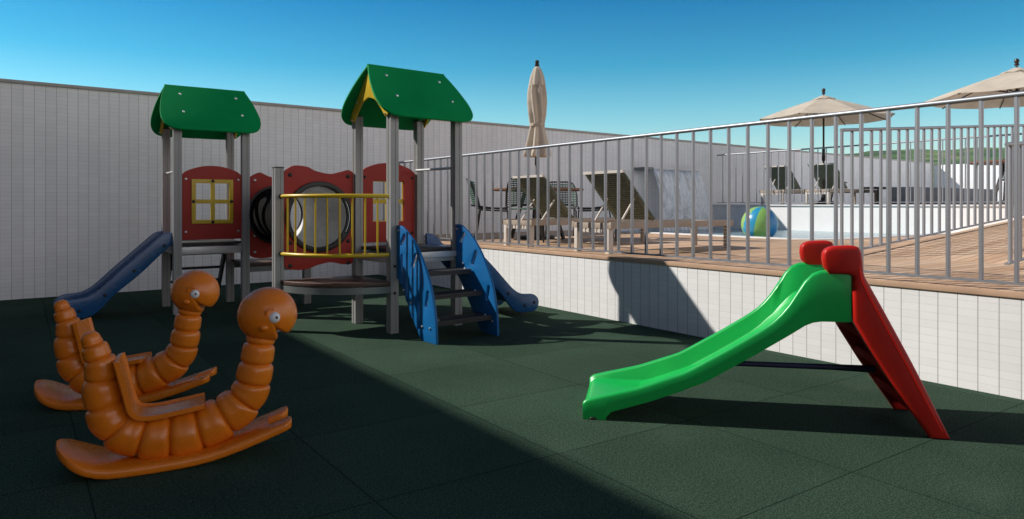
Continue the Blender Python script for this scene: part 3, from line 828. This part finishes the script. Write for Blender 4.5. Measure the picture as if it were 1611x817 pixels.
def open_parasol(loc, label, rz=0.):
    r = thing('open_parasol', label, 'parasol', loc, rz, 'open beige parasols')
    MB().lathe([(.27, 0), (.28, .03), (.26, .07), (.06, .09), (.04, .25), (.03, .26)], n=28).build('base', 'darkw', r)
    MB().cyl((0, 0, .1), (0, 0, 2.42), .021).build('pole', 'pole', r)
    MB().lathe([(.022, .95), (.036, .97), (.04, 1.06), (.03, 1.10), (.034, 1.2), (.022, 1.25)], n=14).build('crank', 'pole', r)
    N = 8; Rr = 1.42; ze, zt = 1.88, 2.36
    def pt(a, t):
        k = 2*math.pi/N; fr = ((a % k)/k); mid = 4*fr*(1-fr)
        rad = Rr*t*(math.cos(k/2)/math.cos((fr-.5)*k))
        z = zt+(ze-zt)*t**1.12 - .035*mid*t*(1-.3*t)
        return V((rad*math.cos(a), rad*math.sin(a), z))
    m = MB(); na = 64; ts_ = [.10]+[.1+.09*i for i in range(1, 11)]
    up = [[pt(2*math.pi*i/na, t) for i in range(na)] for t in ts_]
    dn = [[p-V((0, 0, .006)) for p in row] for row in up[::-1]]
    val = [[V((p.x*1.002, p.y*1.002, p.z-.05)) for p in up[-1]]]
    m.loft(up+dn, closed=True)
    cn = m.build('canopy', 'canvas', r, angle=25)
    v = MB(); vr = []
    for rad, z in ((.05, 2.44), (.14, 2.40), (.24, 2.352), (.238, 2.344), (.13, 2.39), (.04, 2.43)):
        vr.append([V((rad*math.cos(2*math.pi*i/32), rad*math.sin(2*math.pi*i/32), z-.047+(.012*math.cos(8*2*math.pi*i/32) if rad > .2 else 0))) for i in range(32)])
    v.loft(vr).build('vent', 'canvas', cn)
    for k in range(N):
        a = 2*math.pi*k/N
        pts = [pt(a+.0001, t)-V((0, 0, .022)) for t in (.06, .35, .7, 1.0)]
        rb = MB().tube(pts, .010, 6).build('rib', 'pole', r)
        mid = pt(a+.0001, .46)-V((0, 0, .03))
        MB().tube([(.03*math.cos(a), .03*math.sin(a), 1.95), mid], .009, 6).build('strut', 'pole', rb)
    MB().lathe([(.03, 1.92), (.05, 1.93), (.05, 1.99), (.03, 2.0)], n=16).build('hub', 'pole', r)
    MB().lathe([(.03, 2.43), (.04, 2.45), (.026, 2.475), (.042, 2.51), (.034, 2.54), (.01, 2.555)], n=16).build('finial', 'pole', r)
    return r
open_parasol((14.47, 8.70, PZ), 'open beige parasol over the loungers on the terrace, the one seen whole', R(12))
open_parasol((14.3, 4.99, PZ), 'open beige parasol over a table, cut off by the right edge', R(30))

# ---------------------------------------------------------------- tables and chairs
def round_table(loc, rad, label, h=.76):
    r = thing('round_table', label, 'table', loc, 0, 'round dining tables')
    m = MB()
    m.lathe([(rad*.02, h-.035), (rad-.02, h-.035), (rad, h-.028), (rad, h-.006), (rad-.008, h), (.035, h)], n=48)
    m.build('table_top', 'tabletop', r)
    for k in range(4):
        a = R(45+90*k)
        MB().bar((.18*math.cos(a), .18*math.sin(a), h-.04), (.40*math.cos(a), .40*math.sin(a), 0), .035, .05).build('leg', 'darkw', r)
    MB().lathe([(.20, h-.075), (.22, h-.07), (.22, h-.04), (.20, h-.036)], n=24).build('under_ring', 'darkw', r)
    return r
round_table((6.4, 8.46, DZ), .70, 'round brown table on the deck beneath the folded parasol')
round_table((14.3, 4.99, PZ), .72, 'round brown table on the terrace at the right edge under an open parasol')

def chair(loc, rz, label):
    r = thing('dining_chair', label, 'chair', loc, rz, 'green woven dining chairs')   # faces +x
    m = MB()
    for y in (-.24, .24): 
        m.tube([(.24, y, 0), (.22, y, .42), (-.20, y*.96, .44), (-.27, y*.96, 0)], .013, 8)
    m.tube(cr([(.22, -.27, .45), (-.05, -.31, .47), (-.27, -.20, .50), (-.33, 0, .51), (-.27, .20, .50), (-.05, .31, .47), (.22, .27, .45)], 5), .012, 8)
    m.tube(cr([(-.22, -.28, .50), (-.28, -.27, .72), (-.36, -.20, .88), (-.40, 0, .90), (-.36, .20, .88), (-.28, .27, .72), (-.22, .28, .50)], 6), .013, 8)
    m.build('chair_frame', 'darkw', r)
    m = MB(); m.lathe([(.02, .45), (.25, .45), (.265, .46), (.25, .475), (.02, .475)], n=24); m.build('seat', 'rope', r)
    m = MB()
    for i in range(13):
        z = .52+i*.028; ww = .275-.05*max(0, (z-.72)/.16); bx = -.30-.09*(z-.5)/.38
        m.tube(cr([(bx+.09, -ww, z), (bx+.015, -ww*.6, z+.004), (bx-.01, 0, z+.006), (bx+.015, ww*.6, z+.004), (bx+.09, ww, z)], 3), .0095, 6)
    for j in range(11):
        y = -.22+j*.044; q = (y/.27)**2*.07
        m.tube([(-.305+q, y, .51), (-.345+q, y, .70), (-.39+q, y, .885)], .006, 5)
    m.build('woven_back', 'rope', r)
    return r
def at(px, D): s = (px-805.5)/1105; return (.8185*s*D+.5744*D, -.5744*s*D+.8185*D)
for px, D, ra, lb, zz in ((776, 10.6, 0, 'green woven chair at the left side of the round table, seen from the side', DZ),
                      (828, 9.85, 90, 'green woven chair with its back to the camera, in front of the round table', DZ),
                      (882, 11.5, 268, 'green woven chair behind the round table, right of the parasol pole', DZ),
                      (935, 10.9, 180, 'green woven chair at the right side of the round table, behind a lounger', DZ)):
    x, y = at(px, D); chair((x, y, zz), R(ra)-YAW, lb)
x, y = at(1318, 16.6)
sd = thing('side_table', 'small dark side table standing beyond the terrace loungers', 'table', (x, y, PZ))
MB().lathe([(.02, .50), (.20, .50), (.20, .53), (.02, .53)], n=24).build('table_top', 'darkw', sd)
for k in range(3): MB().bar((.05*math.cos(k*2.09), .05*math.sin(k*2.09), .5), (.17*math.cos(k*2.09), .17*math.sin(k*2.09), 0), .025, .025).build('leg', 'darkw', sd)
x, y = at(1608, 13.4); chair((x, y, PZ), R(250)-YAW, 'green woven chair behind the terrace table at the right edge')
# slim bench on the terrace
bn = thing('low_bench', 'low dark bench on the terrace behind the ramp railing', 'bench', (15.0, 7.75, PZ), 0)
MB().box((0, 0, .34), (1.5, .42, .38), .006).build('seat', 'darkw', bn)
for x in (.02, 1.44):
    for y in (.02, .36): MB().box((x, y, 0), (x+.04, y+.04, .34)).build('leg', 'darkw', bn)

# beach ball
g = MB(); g.ell((0, 0, 0), (.29, .29, .29), 40)
o = g.build('beach_ball', 'beach', loc=(9.93, 7.09, .83)); o.rotation_euler = (R(12), R(-8), R(20))
tag(o, 'big green and blue beach ball floating at the pool edge', 'ball')
# water spout on the long wall and its fall
g = thing('water_spout', 'flat grey blade spout on the long wall pouring water into the pool', 'fountain', (11.0, wy(11.0), 1.93), WR)
MB().box((0, -.34, -.03), (.30, 0, .03), .01).build('spout_box', 'frame', g)
MB().box((.30, -.30, -.012), (2.0, 0, .015), .004).build('blade', 'lite', g)
m = MB(); rows = []
for i in range(60):
    x = .28+1.62*i/59
    rows.append(x)
rings = []
for j in range(26):
    t = j/25; z = -.02-1.33*t; y = -.31-.34*math.sqrt(t)
    ft = [(x-.0+(x-1.1)*.05*t, y+.02*math.sin(x*31+t*3)+.012*math.sin(x*77-t*9), z) for x in rows]
    bk_ = [(a_, b2+.012, c_) for a_, b2, c_ in ft[::-1]]
    rings.append(ft+bk_)
m.loft(rings); o = m.build('waterfall', 'fall', loc=(11.0, wy(11.0), 1.93), angle=80); o.rotation_euler = (0, 0, WR); tag(o, kind='structure')

# air: even haze that fades the far hills
hz = MB().box((-930, -930, -1.7), (1530, 1530, 130))
hz = hz.build('haze', 'soil'); tag(hz, kind='stuff')
hm = bpy.data.materials.new('haze air'); hm.use_nodes = True; hn = hm.node_tree
for q in list(hn.nodes): hn.nodes.remove(q)
ho = hn.nodes.new('ShaderNodeOutputMaterial'); hv = hn.nodes.new('ShaderNodeVolumePrincipled')
hv.inputs['Color'].default_value = (.80, .90, .95, 1); hv.inputs['Density'].default_value = .00013; hv.inputs['Anisotropy'].default_value = .2
hn.links.new(hv.outputs[0], ho.inputs['Volume']); hz.data.materials.clear(); hz.data.materials.append(hm)

# ---------------------------------------------------------------- light, sky, camera
SD = V((-.95, .98, 1.06)).normalized()       # towards the sun
el = math.asin(SD.z); az = math.atan2(SD.x, SD.y)
su = bpy.data.lights.new('Sun', 'SUN'); su.energy = 4.2; su.angle = R(.7); su.color = (1, .95, .88)
so = bpy.data.objects.new('Sun', su); C.objects.link(so); so.rotation_euler = (-SD).to_track_quat('-Z', 'Y').to_euler(); so.location = (-6, 6, 12)
wd = bpy.data.worlds.new('World'); sc.world = wd; wd.use_nodes = True
nt = wd.node_tree; sk = nt.nodes.new('ShaderNodeTexSky'); sk.sky_type = 'NISHITA'; sk.sun_disc = False
sk.sun_elevation = el; sk.sun_rotation = az; sk.air_density = 1.0; sk.dust_density = .3; sk.ozone_density = 2.5; sk.altitude = 200
bg = nt.nodes['Background']; bg.inputs[1].default_value = .13
def wn_(ty, **k):
    n = nt.nodes.new(ty)
    for a_, v_ in k.items(): setattr(n, a_, v_)
    return n
tc = wn_('ShaderNodeTexCoord'); sx = wn_('ShaderNodeSeparateXYZ'); nt.links.new(tc.outputs['Generated'], sx.inputs[0])
def wramp(src, stops):
    n = wn_('ShaderNodeValToRGB'); e = n.color_ramp.elements
    while len(e) < len(stops): e.new(.5)
    for el_, (p, c) in zip(e, stops): el_.position = p; el_.color = (*c, 1) if isinstance(c, tuple) else (c, c, c, 1)
    nt.links.new(src, n.inputs[0]); return n.outputs[0]
def wmix(f, a_, b_, mode='MIX'):
    n = wn_('ShaderNodeMix', data_type='RGBA', blend_type=mode)
    for i_, v_ in ((0, f), (6, a_), (7, b_)):
        if isinstance(v_, (int, float)): n.inputs[i_].default_value = v_
        elif isinstance(v_, tuple): n.inputs[i_].default_value = (*v_, 1)
        else: nt.links.new(v_, n.inputs[i_])
    return n.outputs[2]
tint = wramp(sx.outputs[2], [(0., (.98, 1.02, .96)), (.07, (.80, 1.0, .90)), (.13, (.44, .88, .84)), (.19, (.12, .68, .76)), (.28, (.0, .48, .68)), (.6, (.10, .26, .36))])
skc = wmix(1., sk.outputs[0], tint, 'MULTIPLY')
# unseen cloud bank behind the viewer, added to brighten the shaded long wall
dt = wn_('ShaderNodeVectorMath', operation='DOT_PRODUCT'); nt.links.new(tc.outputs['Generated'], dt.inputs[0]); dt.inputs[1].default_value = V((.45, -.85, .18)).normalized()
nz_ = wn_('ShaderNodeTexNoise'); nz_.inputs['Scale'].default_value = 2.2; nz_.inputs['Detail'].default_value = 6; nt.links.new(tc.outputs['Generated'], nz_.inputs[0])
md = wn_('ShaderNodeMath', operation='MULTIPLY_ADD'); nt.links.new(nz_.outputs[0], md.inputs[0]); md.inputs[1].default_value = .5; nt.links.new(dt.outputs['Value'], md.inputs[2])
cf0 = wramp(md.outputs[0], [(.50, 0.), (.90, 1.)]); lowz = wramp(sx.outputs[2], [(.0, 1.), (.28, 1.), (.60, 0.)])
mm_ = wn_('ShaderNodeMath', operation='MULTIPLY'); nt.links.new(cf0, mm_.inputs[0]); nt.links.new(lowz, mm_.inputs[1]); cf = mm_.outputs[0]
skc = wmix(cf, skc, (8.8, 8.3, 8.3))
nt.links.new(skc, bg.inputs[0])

cd = bpy.data.cameras.new('Camera'); co = bpy.data.objects.new('Camera', cd); C.objects.link(co); sc.camera = co
cd.sensor_width = 36; cd.lens = 36*1105/1611; cd.shift_y = -(408.5-322)/1611; cd.clip_end = 5000; cd.clip_start = .05
co.location = (0, 0, 1.15); co.rotation_euler = (R(90), 0, -YAW)
sc.render.resolution_x = 1024; sc.render.resolution_y = 519
sc.view_settings.view_transform = 'Standard'; sc.view_settings.look = 'None'; sc.view_settings.exposure = .3; sc.view_settings.gamma = 1
sc.render.engine = 'CYCLES'
